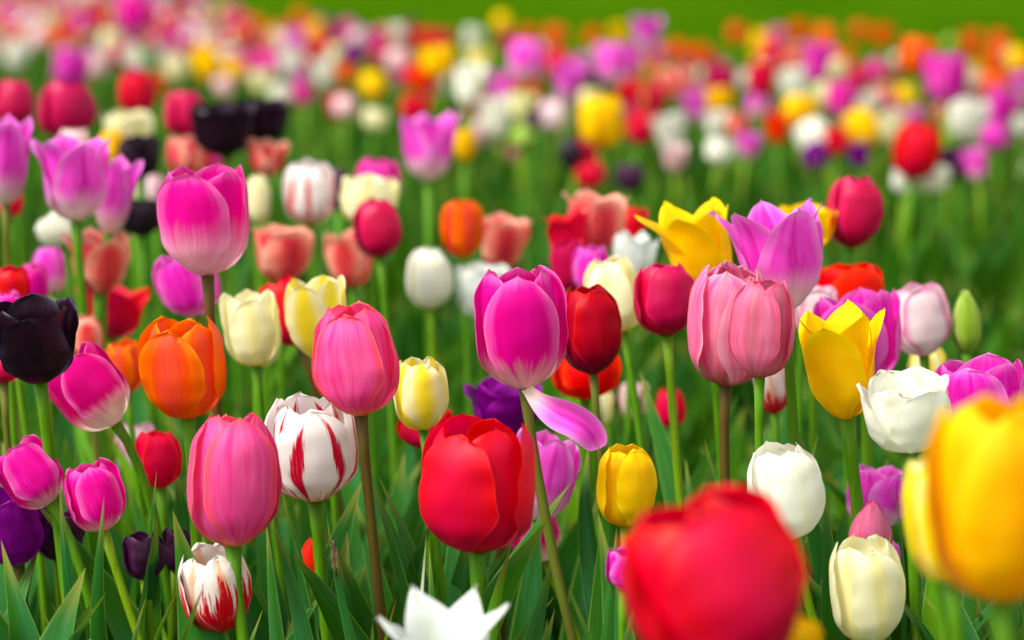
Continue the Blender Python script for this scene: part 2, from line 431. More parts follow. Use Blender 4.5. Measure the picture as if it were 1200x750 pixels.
def petal_grid(R, H, style, inner, rnd, nu, nv, ruffle=0.0, jag=0.0, openk=0.0):
    """one petal about the z axis, facing +x"""
    us = np.linspace(0, 1, nu) ** 0.9
    vs = np.linspace(-1, 1, nv)
    U, V = np.meshgrid(us, vs, indexing='ij')
    _, wid, p, q = STY[style]
    zz = us
    r = profile(style, zz) * ((0.84 + 0.08 * sstep(.7, 1, us)) if inner else 1.0)
    r = r + openk * us ** 2.2
    hw = wid * (0.24 + 0.76 * sstep(0, 0.42, us)) * np.clip(1 - np.clip((us - 0.42) / 0.58, 0, 1) ** p, 0, 1) ** (1 / q)
    hw = hw * (1.04 if inner else 1.0) * rnd.uniform(0.94, 1.05)
    t = sstep(0.45, 0.95, us)
    if inner:
        rc = (1.0 * r + 0.02) * (1 - t) + np.maximum(1.0 * r, 0.5) * t
    else:
        rc = (1.10 * r + 0.05) * (1 - t) + np.maximum(1.08 * r, 0.66) * t
    A = hw[:, None] * V / rc[:, None]
    rad = r[:, None] - rc[:, None] * (1 - np.cos(A))
    lat = rc[:, None] * np.sin(A)
    # uneven surface: rib, edge curl, soft dents
    e = np.abs(V)
    rad += 0.014 * np.exp(-(V / 0.10) ** 2) * np.sin(np.pi * U) * rnd.choice([-1.2, 0.8])
    curl = rnd.uniform(0.0, 0.13, 2) * (0.2 if inner else 1.0)
    rad += np.where(V > 0, curl[0], curl[1]) * e ** 4 * sstep(0.15, 0.7, U)
    ph = rnd.uniform(0, 6.28, 6)
    k_ = 0.5 if inner else 1.0
    rad += k_ * 0.022 * np.sin(U * 6 + ph[0]) * np.sin(V * 2.5 + ph[1]) + 0.010 * np.sin(U * 13 + ph[2]) * np.sin(V * 5 + ph[3])
    wob = ruffle * e ** 2 * np.sin(U * 17 + ph[4] + V * 2) + 0.012 * e ** 3 * np.sin(U * 26 + ph[5])
    rad += wob * sstep(.1, .4, U)
    lat += 0.03 * (1 + 6 * ruffle) * V * np.sin(U * 11 + ph[3]) * sstep(.2, .5, U)
    hz = H * (1 - 0.01 * rnd.rand()) * rnd.uniform(0.965, 1.02) * (1.015 if inner else 1.0)
    tipw = sstep(0.72, 1.0, U)
    zz = U + tipw * ((jag + 0.010) * np.sin(V * 6 + ph[0]) * 0.6 + jag * np.sin(V * 19 + ph[1]) * 0.6) - 0.015 * tipw * e ** 2
    lat += rnd.uniform(-0.06, 0.06) * U ** 2
    X = rad * R
    Y = lat * R
    Z = zz * hz
    return X, Y, Z, U, V

def frame(axis):
    a = axis / np.linalg.norm(axis)
    f = np.array([0, -1.0, 0])           # towards the camera
    f = f - a * np.dot(f, a)
    f /= np.linalg.norm(f)
    s = np.cross(a, f)
    return f, s, a

def flower_arrays(R, H, style, rot, rnd, nu, nv, ruffle=0, jag=0, opens=None, npet=6):
    """list of (verts, uv) about z, rot=0 has an outer petal towards local +x"""
    res = []
    ok0 = rnd.normal(0, 0.06)
    for i in range(npet):
        inner = i >= 3
        ang = rot + (i % 3) * 2 * math.pi / 3 + (math.pi / 3 if inner else 0) + rnd.uniform(-0.07, 0.07)
        if i >= 6:
            ang = rnd.uniform(0, 6.28)
        ok = ok0 + rnd.normal(0, 0.05) + (opens.get(i, 0) if opens else 0)
        X, Y, Z, U, V = petal_grid(R * (0.86 if i >= 6 else 1), H, style, inner, rnd, nu, nv, ruffle, jag, ok)
        c, s = math.cos(ang), math.sin(ang)
        pts = np.stack([X * c - Y * s, X * s + Y * c, Z], -1).reshape(-1, 3)
        uv = np.stack([(V + 1) / 2, U], -1).reshape(-1, 2)
        res.append((pts, uv))
    return res

def tube(path, radii, n=10):
    path = np.asarray(path, float)
    tan = np.gradient(path, axis=0)
    tan /= np.linalg.norm(tan, axis=1)[:, None]
    ref = np.array([0.3, 1.0, 0.1])
    a = np.cross(tan, ref); a /= np.linalg.norm(a, axis=1)[:, None]
    b = np.cross(tan, a)
    th = np.linspace(0, 2 * math.pi, n, endpoint=False)
    radii = np.broadcast_to(radii, (len(path),))
    V = path[:, None, :] + radii[:, None, None] * (np.cos(th)[None, :, None] * a[:, None, :] + np.sin(th)[None, :, None] * b[:, None, :])
    V = V.reshape(-1, 3)
    F = []
    for i in range(len(path) - 1):
        for j in range(n):
            F.append([i*n + j, i*n + (j+1) % n, (i+1)*n + (j+1) % n, (i+1)*n + j])
    F.append(list(range(n))[::-1])
    F.append([(len(path)-1)*n + j for j in range(n)])
    return V, F

def bez(p0, p1, p2, p3, n):
    t = np.linspace(0, 1, n)[:, None]
    return (1-t)**3 * p0 + 3*(1-t)**2*t * p1 + 3*(1-t)*t*t * p2 + t**3 * p3

def smooth_path(c, n=40):
    c = np.asarray(c, float)
    t = np.concatenate([[0], np.cumsum(np.linalg.norm(np.diff(c, axis=0), axis=1))])
    q = np.linspace(0, t[-1], n)
    o = np.stack([np.interp(q, t, c[:, i]) for i in range(3)], -1)
    for _ in range(14):
        o[1:-1] = o[1:-1] * .5 + (o[:-2] + o[2:]) * .25
    return o

def blade(mid, width, side, nv=7, fold=0.25, wave=0.06, rnd=rng, tipp=1.0, roll=0.0, wide=.3):
    """a long leaf along the points mid; side = direction across it"""
    mid = np.asarray(mid, float)
    n = len(mid)
    s = np.linspace(0, 1, n)
    tan = np.gradient(mid, axis=0); tan /= np.linalg.norm(tan, axis=1)[:, None]
    sd = side[None, :] - tan * (tan @ side)[:, None]
    sd /= np.linalg.norm(sd, axis=1)[:, None]
    nr = np.cross(tan, sd)
    a = roll * s
    sd, nr = sd * np.cos(a)[:, None] + nr * np.sin(a)[:, None], nr * np.cos(a)[:, None] - sd * np.sin(a)[:, None]
    w = width / 2 * (0.45 + 0.55 * sstep(0, .35, s)) * np.clip(1 - np.clip((s - wide) / (1 - wide), 0, 1) ** 1.9, 0, 1) ** tipp
    v = np.linspace(-1, 1, nv)
    ph = rnd.uniform(0, 6.28, 3)
    off = fold * np.abs(v)[None, :] ** 1.5 * w[:, None] * (0.5 + np.exp(-((s[:, None] - .1) / .3) ** 2))
    off = off + wave * width * np.abs(v)[None, :] ** 2 * np.sin(s[:, None] * 9 + ph[0] + np.sign(v)[None, :] * ph[1]) * np.sin(np.pi * s)[:, None]
    pts = mid[:, None, :] + sd[:, None, :] * (w[:, None] * v[None, :])[..., None] + nr[:, None, :] * off[..., None]
    U, V = np.meshgrid(s, v, indexing='ij')
    return pts.reshape(-1, 3), np.stack([(V + 1) / 2, U], -1).reshape(-1, 2), grid_faces(n, nv)

def leaf_mid(base, az, L, lean, bend, n):
    """mid line that starts upright, leans out along az and arches over"""
    s = np.linspace(0, 1, n)
    el = math.radians(90) - lean - bend * s ** 1.8
    dx = np.cos(el); dz = np.sin(el)
    ds = L / (n - 1)
    x = np.concatenate([[0], np.cumsum((dx[1:] + dx[:-1]) / 2) * ds])
    z = np.concatenate([[0], np.cumsum((dz[1:] + dz[:-1]) / 2) * ds])
    return base[None, :] + np.stack([x * math.cos(az), x * math.sin(az), z], -1)

def tag(o, label, cat, group=None):
    o['label'] = label
    o['category'] = cat
    if group:
        o['group'] = group

TULIPS = []
HEADS = {}
def tulip(px, py, w, h, d, style, var, tilt=0, slope=0.0, label='', stem='g', rot=None, fwd=None, ruffle=0.0, jag=0.0,
          opens=None, leaves=None, npet=6, group='tulips in the near bed', name='tulip', seed=None, lh=None, gdy=None):
    rnd = np.random.RandomState((int(px * 7 + py * 131 + w * 17) if seed is None else seed) % 99991)
    ctr = at(px, py, d)
    Wm, H = w * d / FPX, h * d / FPX
    R = Wm / 2
    t = math.radians(tilt)
    f = math.radians(fwd if fwd is not None else rnd.uniform(-4, 6))
    axis = np.array([math.sin(t), -math.sin(f) * math.cos(t), math.cos(t) * math.cos(f)])
    axis /= np.linalg.norm(axis)
    base = ctr - axis * H / 2
    gx = base[0] + slope * (base[2]) * 0.92
    gy = base[1] + (gdy if gdy is not None else rnd.uniform(-0.03, 0.05))
    G = np.array([gx, gy, 0.0])
    root = bpy.data.objects.new(name, None)
    root.empty_display_size = 0.05
    COL.objects.link(root)
    root.location = G
    tag(root, label, 'flower', group)
    near = d < 2.35
    # stem
    b = base - G
    L = b[2]
    sr = rnd.uniform(.86, 1.12) * 0.0034 * min(1.15, max(0.75, R / 0.024)) if d < 4 else 0.0032
    dirv = np.array([-slope, (base[1] - gy) / max(L, .1), 1.0])
    p1 = np.array([-slope * 0.25 * L + rnd.uniform(-.006, .006), rnd.uniform(-.008, .008), L * 0.34])
    k2 = 0.30 * L if abs(tilt) < 25 else 0.16 * L
    ax2 = axis * 0.75 + 0.25 * dirv / np.linalg.norm(dirv) if abs(tilt) < 25 else axis
    path = bez(np.zeros(3), p1, b - ax2 * k2, b + axis * R * 0.05, 22 if near else 8)
    s = np.linspace(0, 1, len(path))
    rad = sr * (1.14 - 0.24 * s + 0.04 * np.sin(s * 23 + px)) + sr * 0.35 * sstep(.965, 1.0, s)
    V, F = tube(path, rad, 12 if near else 6)
    mesh_obj('stem', V, F, STEM[stem], root)
    # flower
    rr = rot if rot is not None else rnd.uniform(-28, 28)
    f_, s_, a_ = frame(axis)
    M = np.stack([f_, s_, a_], 0)        # rows: local x,y,z in world
    if near:
        nu, nv = (26, 17) if d < 1.8 else (18, 11)
        for i, (pts, uv) in enumerate(flower_arrays(R, H, style, math.radians(rr), rnd, nu, nv, ruffle, jag, opens, npet)):
            mesh_obj('petal', pts @ M + b, grid_faces(nu, nv), P[var], root, uv)
        if style in ('open', 'wide', 'flare', 'lily') and d < 2.0:
            pv, pf = tube(np.array([[0, 0, 0], [0, 0, H * .18], [0, 0, H * .34], [0, 0, H * .4]]) @ M + b, [.0028, .003, .0026, .0040], 8)
            mesh_obj('pistil', pv, pf, STEM['y'], root)
    else:
        key = (style, var, rnd.randint(3))
        if key not in HEADS:
            VV, UV, FF = [], [], []
            o_ = 0
            for pts, uv in flower_arrays(1.0, 2.0, style, rnd.uniform(0, 2), rnd, 11, 7, ruffle, jag):
                VV.append(pts); UV.append(uv); FF.append(grid_faces(11, 7, o_)); o_ += len(pts)
            ob = mesh_obj('flower_head', np.concatenate(VV), np.concatenate(FF), P[var], root, np.concatenate(UV))
            HEADS[key] = ob.data
        else:
            ob = bpy.data.objects.new('flower_head', HEADS[key])
            COL.objects.link(ob)
            ob.parent = root
        ob.location = b
        ob.scale = (R, R, H / 2)
        ob.rotation_euler = Vector(axis).to_track_quat('Z', 'Y').to_euler()
        ob.rotation_euler.rotate_axis('Z', math.radians(rr))
    # leaves
    nl = leaves if leaves is not None else (3 if d < 2.0 else 2 if d < 3 else 0)
    a0 = rnd.uniform(0, 6.28)
    for i in range(nl):
        az = a0 + i * 2.3 + rnd.uniform(-.4, .4)
        zb = 0.01 + 0.055 * i
        bs = path[np.argmin(np.abs(path[:, 2] - zb))].copy()
        hmax = lh if lh is not None else max(0.2, min(0.43, base[2] - 0.06))
        Lf = min(rnd.uniform(.30, .42), (hmax - zb) * 1.05 + .02)
        mid = leaf_mid(bs, az, Lf, rnd.uniform(.05, .22), rnd.uniform(0.0, .75), 16)
        sd_ = np.array([-math.sin(az), math.cos(az), 0])
        pts, uv, F2 = blade(mid, rnd.uniform(.030, .055), sd_, 7, rnd.uniform(.15, .45), rnd.uniform(.02, .10), rnd, 1.0, rnd.uniform(-.9, .9))
        mesh_obj('leaf', pts, F2, LEAF if rnd.rand() < .75 else LEAF_BRIGHT, root, uv)
    T = dict(root=root, base=b, G=G, axis=axis, R=R, H=H, px=px, py=py, path=path, M=M)
    TULIPS.append(T)
    return T

def extra_leaf(T, pts, width, mat=None, d0=1.5, roll=0.0, fold=0.3, wave=0.05, face=0.0, name='leaf', label=None):
    """a leaf of plant T whose mid line runs tip -> foot through the given places (px, py, depth)"""
    c = [at(*p) for p in pts][::-1]
    G = T['G']
    foot = np.array([G[0] * .6 + c[0][0] * .4, G[1], 0.03])
    if c[0][2] > .1:
        c = [foot] + c
    c = np.array(c) - G
    out = smooth_path(c)
    side = np.array([math.cos(face), math.sin(face), 0])
    v, uv, F = blade(out, width * d0 / FPX, side, 9, fold, wave, rng, 1.0, roll, .62)
    o = mesh_obj(name, v, F, mat or LEAF, T['root'], uv)
    if label:
        o['label'] = label
    return o

# ------------------------------------------------------------------ the tulips in focus
main = tulip(610, 386, 104, 142, 1.49, 'oval', 'magenta', -4, .26, 'magenta pink tulip on a tall leaning stem, with one loose petal hanging below', 'b', rot=4, fwd=5, leaves=2, gdy=-.05)
salm = tulip(418, 423, 98, 130, 1.50, 'egg', 'salmonpink', -4, .09, 'bright pink tulip just right above the white tulip with red flames', 'd', rot=-14, fwd=3)
tallp = tulip(273, 563, 107, 158, 1.45, 'egg', 'salmonpink', 1, .22, 'large rose pink tulip standing over a small white and red striped one', 'g', rot=18, fwd=3)
flm = tulip(364, 528, 104, 122, 1.52, 'oval', 'flame', -4, .06, 'white tulip with a few dark red flames, below the bright pink one', 'g', rot=12, fwd=6, jag=.012)
redm = tulip(561, 571, 132, 156, 1.42, 'oval', 'red', 1, .0, 'large glossy red tulip in sharp focus left of the leaning brown stem', 'g', rot=-34, fwd=6, npet=6)
tulip(252, 691, 80, 102, 1.47, 'oval', 'flamered', -8, .2, 'small white tulip densely streaked red and orange, under the large rose pink one', 'g', rot=25, fwd=9, jag=.035, seed=21)
wht = tulip(920, 577, 88, 113, 1.46, 'oval', 'white', -10, .38, 'creamy white tulip below the pair of dusty pink tulips', 'y', rot=22, fwd=4)
tulip(1015, 694, 84, 124, 1.44, 'oval', 'cream', -6, .1, 'pale cream tulip at the bottom in front of a closed dusky pink one', 'y', rot=20, fwd=3)
yel = tulip(986, 428, 102, 130, 1.52, 'flare', 'yellow', -7, .18, 'yellow tulip with flared pointed petals, left of the white ragged one', 'g', rot=-25, fwd=5, opens={0: .1, 4: .2, 1: .2, 5: .05}, jag=.01)
tulip(1062, 487, 96, 88, 1.45, 'open', 'white', -5, .05, 'wide white tulip with ragged tips beside the large blurred yellow tulip', 'g', rot=28, fwd=8, jag=.02, npet=8)
tulip(856, 383, 98, 142, 1.57, 'egg', 'dullpink', 4, .12, 'dusty pink tulip, left and larger of the touching pink pair', 'd', rot=32, fwd=6, jag=.012, npet=8)
tulip(894, 386, 74, 116, 1.485, 'egg', 'duskpink', 3, .1, 'dusty pink tulip, right and smaller of the touching pink pair', 'g', rot=-20, fwd=4, jag=.01)
ylw = tulip(733, 570, 68, 97, 1.50, 'egg', 'yellow', 0, .04, 'small egg-shaped golden yellow tulip above the blurred red one in front', 'y', rot=30, fwd=4)
lil = tulip(915, 302, 118, 126, 1.60, 'flare', 'lilac', -6, .05, 'lilac tulip with pale base and flared tips, right of the open yellow one', 'g', rot=15, fwd=2, opens={5: .25, 2: .25})
blk = tulip(42, 401, 90, 98, 1.53, 'open', 'black', -3, .10, 'nearly black tulip at the left edge on a bright green stem', 'g', rot=8, fwd=12, ruffle=.02)
tulip(106, 458, 82, 98, 1.60, 'cup', 'magwhite', -36, .12, 'magenta tulip with a wide white base, tipped over to the left', 'g', rot=22, fwd=4, leaves=2)
orn = tulip(216, 433, 95, 118, 1.56, 'oval', 'orange', -3, .03, 'large orange tulip flushed coral, left of a tall brown stem', 'g', rot=-16, fwd=5, jag=.01)
tulip(240, 259, 104, 128, 1.62, 'cup', 'magentawide', -2, .05, 'tall magenta tulip with upright tips on a dark brown stem at left', 'd', rot=-16, fwd=3)
tulip(36, 557, 70, 82, 1.55, 'cup', 'hotpink', -35, .15, 'hot pink tulip tilted left at the left edge above a purple one', 'g', rot=15)
tulip(111, 583, 66, 82, 1.50, 'oval', 'hotpink', -14, .35, 'hot pink tulip behind a pointed green leaf tip at lower left', 'y', rot=25)
tulip(14, 620, 78, 88, 1.58, 'cup', 'purple', -8, .04, 'violet purple tulip at the left edge below the hot pink one', 'd', rot=20, fwd=5)
tulip(68, 628, 56, 58, 1.60, 'cup', 'plum', 0, .05, 'dark plum tulip half hidden behind a tall leaf at lower left', 'y', rot=30)
tulip(169, 653, 50, 54, 1.55, 'cup', 'plum', -2, .15, 'dark plum tulip, front one of two close together at lower left', 'y', rot=25)
tulip(208, 645, 38, 50, 1.62, 'cup', 'plum', 10, .15, 'dark plum tulip peeking out right behind its twin', 'y', rot=5)
tulip(185, 539, 52, 68, 1.66, 'oval', 'coral', -4, .2, 'small coral red tulip between the orange tulip and the lower left leaves', 'g', rot=20)
tulip(733, 668, 48, 46, 1.40, 'cup', 'orchid', 4, .05, 'small pink tulip almost hidden behind the blurred red tulip', 'g', jag=.03, lh=.2)
tulip(1150, 470, 108, 96, 1.50, 'cup', 'orchid', -6, .05, 'orchid pink tulip rising behind the large blurred yellow tulip', 'g', rot=-25)
tulip(638, 560, 68, 104, 1.64, 'cup', 'lilac', 10, .1, 'pink tulip with white base right behind the large red tulip, upper one', 'g', rot=10)
tulip(624, 622, 60, 78, 1.68, 'cup', 'magwhite', -22, .44, 'magenta and white tulip peeping out low between red tulip and brown stem', 'y', rot=20)
tulip(1028, 583, 74, 72, 1.66, 'open', 'lilac', 5, .02, 'open lilac tulip behind a thin green stem at right', 'g', rot=30)
tulip(1019, 624, 50, 76, 1.52, 'bud', 'duskpink', 3, .02, 'closed dusky pink tulip just behind the pale cream one', 'g', rot=24)
tulip(1037, 664, 34, 62, 1.58, 'oval', 'lilac', 6, .02, 'sliver of a lilac tulip beside the pale cream one', 'g')
tulip(364, 658, 28, 56, 1.60, 'bud', 'scarlet', 4, .0, 'narrow scarlet bud low among the leaves left of centre', 'g')
tulip(492, 463, 60, 84, 1.57, 'egg', 'lemon', -6, .1, 'lemon yellow tulip with cream petal edges, right of the bright pink one', 'g', rot=14, jag=.012)
# close to the lens, out of focus
tulip(834, 692, 200, 214, 0.98, 'oval', 'red', -30, .25, 'huge blurred red tulip in the foreground at the bottom', 'g', rot=24, opens={0: -.12, 1: .04, 2: -.22, 3: -.2, 4: -.15, 5: -.25}, seed=5, leaves=1, lh=.15)
tulip(1170, 588, 158, 240, 0.98, 'egg', 'gold', -4, .15, 'huge blurred golden yellow tulip in the foreground at the right edge', 'g', rot=4, opens={0: -.1, 3: -.2, 4: -.22, 5: -.2}, leaves=1, lh=.15)
tulip(1106, 612, 86, 146, 1.08, 'oval', 'paleyellow', -8, .2, 'blurred yellow tulip tucked left of the huge yellow one', 'g', rot=10, leaves=1, lh=.15, seed=8)
tulip(1084, 572, 44, 70, 1.12, 'egg', 'lemon', -4, .3, 'blurred pale yellow tulip behind the left side of the yellow foreground pair', 'g', leaves=1, lh=.15)
tulip(930, 752, 60, 52, 1.02, 'oval', 'yellow', 5, .1, 'blurred yellow tulip tip at the bottom edge beside the huge red one', 'g', leaves=1, lh=.15)
tulip(524, 772, 148, 126, 1.22, 'lily', 'purewhite', -4, .05, 'pure white star-shaped tulip cut by the bottom edge', 'g', rot=28, fwd=12, leaves=1, lh=.2, jag=.01)
# a little behind the focus
tulip(295, 386, 64, 88, 1.72, 'cup', 'cream', -5, .1, 'pale lemon tulip, front one of an overlapping pair right of the brown stem', 'g', rot=10)
tulip(305, 400, 48, 62, 1.80, 'oval', 'cream', 6, .1, 'pale lemon tulip mostly hidden, back one of an overlapping pair', 'g')
tulip(372, 374, 68, 94, 1.70, 'cup', 'lemon', -6, .05, 'cream tulip with yellow streak behind the bright pink one', 'g', rot=-16)
tulip(337, 366, 58, 84, 1.84, 'oval', 'red', -22, .1, 'red tulip squeezed between two pale lemon tulips', 'd')
tulip(500, 503, 62, 46, 1.72, 'oval', 'red', 0, .05, 'red tulip hidden behind the lemon and cream one', 'g', lh=.3)
tulip(591, 483, 84, 66, 1.76, 'wide', 'purple', 2, .0, 'ruffled deep purple tulip behind the hanging pink petal', 'd', ruffle=.06, fwd=4, npet=9, rot=20)
tulip(691, 386, 70, 106, 1.64, 'egg', 'darkred', -5, .1, 'dark red tulip just right of the magenta pink one', 'b', rot=16)
tulip(686, 436, 76, 64, 1.78, 'oval', 'scarlet', 0, .08, 'orange red tulip low behind the dark red one', 'g', rot=10)
tulip(722, 346, 64, 88, 1.76, 'oval', 'cream', -12, .1, 'cream tulip between the two crimson ones right of centre', 'g', rot=-20)
tulip(779, 352, 72, 84, 1.66, 'oval', 'crimson', -4, .1, 'crimson tulip under the open yellow one', 'y', rot=18)
tulip(824, 294, 98, 106, 1.70, 'flare', 'yellow', -8, .05, 'wide open yellow tulip with one petal flopping left', 'g', rot=-30, opens={2: .45, 5: .75, 0: .1, 3: -.1, 1: -.1}, jag=.012, fwd=6)
tulip(1000, 248, 62, 86, 1.96, 'egg', 'crimson', 2, .03, 'crimson egg-shaped tulip standing alone against the green at upper right', 'g', rot=12)
tulip(994, 338, 76, 58, 1.82, 'oval', 'scarlet', -4, .02, 'scarlet tulip top behind the orchid pink one at right', 'g', rot=15)
tulip(1006, 397, 96, 108, 1.68, 'cup', 'orchid', -8, -.05, 'orchid pink tulip behind the flared yellow one', 'g', rot=-20)
tulip(1078, 376, 68, 84, 1.78, 'cup', 'pinkwhite', -8, .02, 'white tulip edged in pink, left of the green bud', 'g', rot=10)
tulip(1132, 378, 34, 76, 1.78, 'bud', 'greenbud', -2, .0, 'narrow unopened green bud at right', 'g', name='tulip_bud')
tulip(1086, 430, 42, 46, 1.92, 'oval', 'lemon', 0, .0, 'small pale yellow tulip below the white and pink one', 'g')
tulip(955, 366, 50, 62, 1.78, 'cup', 'pinkwhite', 0, .0, 'pale tulip half hidden under the flared lilac one', 'g')
tulip(905, 458, 36, 54, 1.76, 'oval', 'flamered', -6, .0, 'sliver of a white and red tulip behind the dusty pink pair', 'g')
tulip(944, 266, 64, 48, 1.95, 'open', 'yellow', 2, .0, 'yellow tulip showing only its tips behind the flared lilac one', 'g')
tulip(786, 478, 34, 48, 2.0, 'oval', 'coral', -4, .05, 'small blurred coral pink tulip right of a pointed leaf near centre', 'g')
tulip(742, 470, 30, 44, 2.1, 'oval', 'palepink', 0, .0, 'small blurred whitish tulip left of the small coral pink one', 'g')
tulip(702, 478, 30, 40, 2.1, 'oval', 'cream', 0, .0, 'small blurred cream tulip under the orange red one', 'g')
tulip(158, 528, 44, 66, 1.95, 'cup', 'pinkwhite', 0, .1, 'blurred white tulip behind the small coral red one', 'g')
tulip(146, 430, 44, 62, 1.80, 'oval', 'orange', -4, .1, 'small blurred orange tulip behind the tipped magenta and white one', 'g')
tulip(12, 343, 44, 62, 1.78, 'oval', 'red', 4, .1, 'red tulip at the left edge above the nearly black one', 'g')
tulip(8, 366, 46, 48, 1.70, 'oval', 'hotpink', -10, .05, 'bright pink tulip half hidden by the nearly black one', 'g')
tulip(4, 432, 38, 34, 1.64, 'oval', 'crimson', 0, .1, 'crimson tulip under the nearly black one at the left edge', 'b')
tulip(40, 335, 34, 54, 1.92, 'oval', 'hotpink', 0, .1, 'narrow pink tulip between red and lilac ones at left', 'g')
tulip(58, 316, 36, 56, 2.05, 'oval', 'lilac', -8, .1, 'small blurred lilac tulip left of the salmon star-shaped one', 'g')
tulip(56, 368, 18, 36, 1.95, 'oval', 'pinkwhite', 4, .1, 'tiny whitish tulip just above the nearly black one', 'g')
tulip(222, 333, 70, 78, 1.82, 'cup', 'orchid', -14, .0, 'orchid pink tulip below the tall magenta one', 'g', rot=-15)
tulip(117, 308, 84, 72, 1.98, 'flare', 'salmon', 4, .05, 'salmon star-shaped tulip behind two thin green stems at left', 'g', rot=28)
tulip(132, 366, 88, 62, 2.05, 'flare', 'red', 3, .05, 'wide red tulip under the salmon star-shaped one at left', 'g', rot=10)
tulip(100, 395, 40, 50, 1.92, 'oval', 'salmon', -4, .1, 'small salmon tulip right behind the nearly black one', 'b')
tulip(88, 210, 100, 98, 1.92, 'flare', 'lilac', 0, .12, 'big soft lilac tulip at upper left, front one of a cluster', 'g', rot=25)
tulip(134, 228, 58, 94, 1.99, 'flare', 'lilac', 10, .05, 'lilac tulip tucked right behind the big soft lilac one', 'g', rot=0)
tulip(8, 188, 68, 106, 1.94, 'flare', 'lilac', 4, .1, 'lilac tulip cut by the left edge, tips at the height of the crimson ones', 'b', rot=10)
tulip(10, 236, 34, 38, 2.15, 'oval', 'coral', 0, .1, 'small coral tulip under the lilac one at the left edge', 'g')

# ------------------------------------------------------------------ middle distance
MB = 'tulips in the middle of the bed'
def mid(*a, **kw):
    return tulip(*a, group=MB, **kw)
mid(503, 326, 54, 72, 2.1, 'egg', 'white', -3, .03, 'white egg-shaped tulip standing alone left of the magenta pink one, below the orange one', 'y', rot=20)
mid(541, 268, 48, 68, 2.15, 'oval', 'orange', -3, .03, 'blurred orange tulip beside the salmon one, above the magenta pink one', 'g')
mid(588, 285, 60, 64, 2.2, 'wide', 'salmon', 6, .0, 'salmon tulip right beside the blurred orange one near centre', 'g', rot=15)
mid(566, 342, 62, 62, 2.12, 'open', 'purewhite', 2, .0, 'white tulip half hidden behind the magenta pink one', 'g')
mid(442, 268, 54, 70, 2.05, 'egg', 'crimson', -6, .03, 'crimson tulip in front of a cream one, left of centre', 'g', rot=10)
mid(432, 235, 68, 56, 2.2, 'open', 'cream', 2, .03, 'cream tulip behind the crimson one left of centre', 'g')
mid(443, 216, 50, 60, 2.32, 'oval', 'hotpink', 4, .0, 'pink tulip top showing above the cream one left of centre', 'g')
mid(411, 303, 70, 66, 2.2, 'flare', 'salmon', -4, .03, 'salmon flared tulip, right one of two side by side', 'g', rot=-10)
mid(331, 298, 76, 64, 2.1, 'wide', 'salmon', 3, .03, 'salmon flared tulip, left one of two side by side', 'g', rot=25)
mid(362, 227, 58, 74, 2.3, 'oval', 'flame', -3, .02, 'blurred white tulip with red flame above the salmon flared pair', 'g')
mid(303, 234, 28, 58, 2.25, 'oval', 'cream', 0, .02, 'narrow cream tulip right behind the tall magenta one', 'g')
mid(397, 222, 26, 50, 2.45, 'oval', 'plum', 0, .0, 'dark sliver of a tulip between white and cream ones', 'g')
mid(697, 262, 86, 72, 2.1, 'flare', 'salmon', 5, .03, 'open salmon tulip on top of a cluster of red ones', 'g', rot=20)
mid(670, 280, 66, 66, 2.05, 'flare', 'red', -14, .05, 'red tulip left under the open salmon one', 'g')
mid(739, 268, 32, 54, 2.18, 'oval', 'red', 12, .0, 'small red tulip right beside the open salmon one', 'g')
mid(668, 312, 42, 62, 1.98, 'cup', 'crimson', -10, .05, 'crimson tulip behind the cream one right of centre', 'g')
mid(692, 316, 42, 56, 1.92, 'oval', 'orchid', 0, .05, 'orchid pink tulip peeking over the dark red one', 'g')
mid(744, 302, 48, 54, 2.0, 'open', 'purewhite', 4, .0, 'feathery white tulip behind the cream one right of centre', 'g', jag=.05, ruffle=.03)
mid(502, 172, 74, 80, 2.6, 'flare', 'lilac', 0, .02, 'lone lilac tulip with pale base standing above the green, upper middle', 'g', rot=28)
mid(544, 170, 24, 40, 3.1, 'oval', 'yellow', 0, .0, 'small yellow tulip just right of the lone lilac one', 'g')
mid(77, 130, 66, 70, 2.5, 'oval', 'crimson', 0, .03, 'large blurred crimson tulip in the upper left cluster', 'g')
mid(17, 121, 46, 58, 2.6, 'oval', 'crimson', 0, .03, 'blurred crimson tulip near the left edge of the upper cluster', 'g')
mid(160, 110, 42, 52, 2.9, 'oval', 'red', 0, .03, 'blurred bright red tulip, topmost of the upper left cluster', 'g')
mid(216, 134, 48, 58, 2.7, 'oval', 'crimson', 0, .03, 'blurred crimson tulip left of the two black ones', 'g')
mid(262, 153, 84, 62, 2.5, 'wide', 'black', -4, .03, 'wide black tulip, left one of a touching black pair', 'g', ruffle=.03)
mid(305, 143, 64, 52, 2.55, 'open', 'black', 4, .03, 'black tulip, right one of a touching black pair', 'g')
mid(163, 184, 48, 50, 2.42, 'cup', 'black', 0, .03, 'small black tulip below the bright red one at upper left', 'g')
mid(150, 152, 54, 42, 2.8, 'open', 'cream', 0, .03, 'cream tulip between the red and small black ones at upper left', 'g')
mid(131, 172, 24, 40, 2.75, 'oval', 'yellow', 0, .03, 'yellow tulip sliver right above the big lilac cluster', 'g')
mid(313, 185, 54, 44, 2.5, 'flare', 'salmon', 4, .03, 'salmon tulip below the touching black pair', 'g')
mid(222, 182, 54, 46, 2.65, 'open', 'salmon', 0, .03, 'pinkish salmon tulip above the tall magenta one', 'g')
mid(252, 184, 36, 36, 2.7, 'oval', 'hotpink', 0, .03, 'pink tulip between two salmon ones under the black pair', 'g')
mid(66, 268, 42, 38, 2.2, 'oval', 'white', -30, .1, 'tipped white tulip under the big soft lilac one', 'g')
mid(165, 256, 46, 44, 2.35, 'cup', 'black', 0, .05, 'black tulip low behind the lilac cluster at left', 'g')
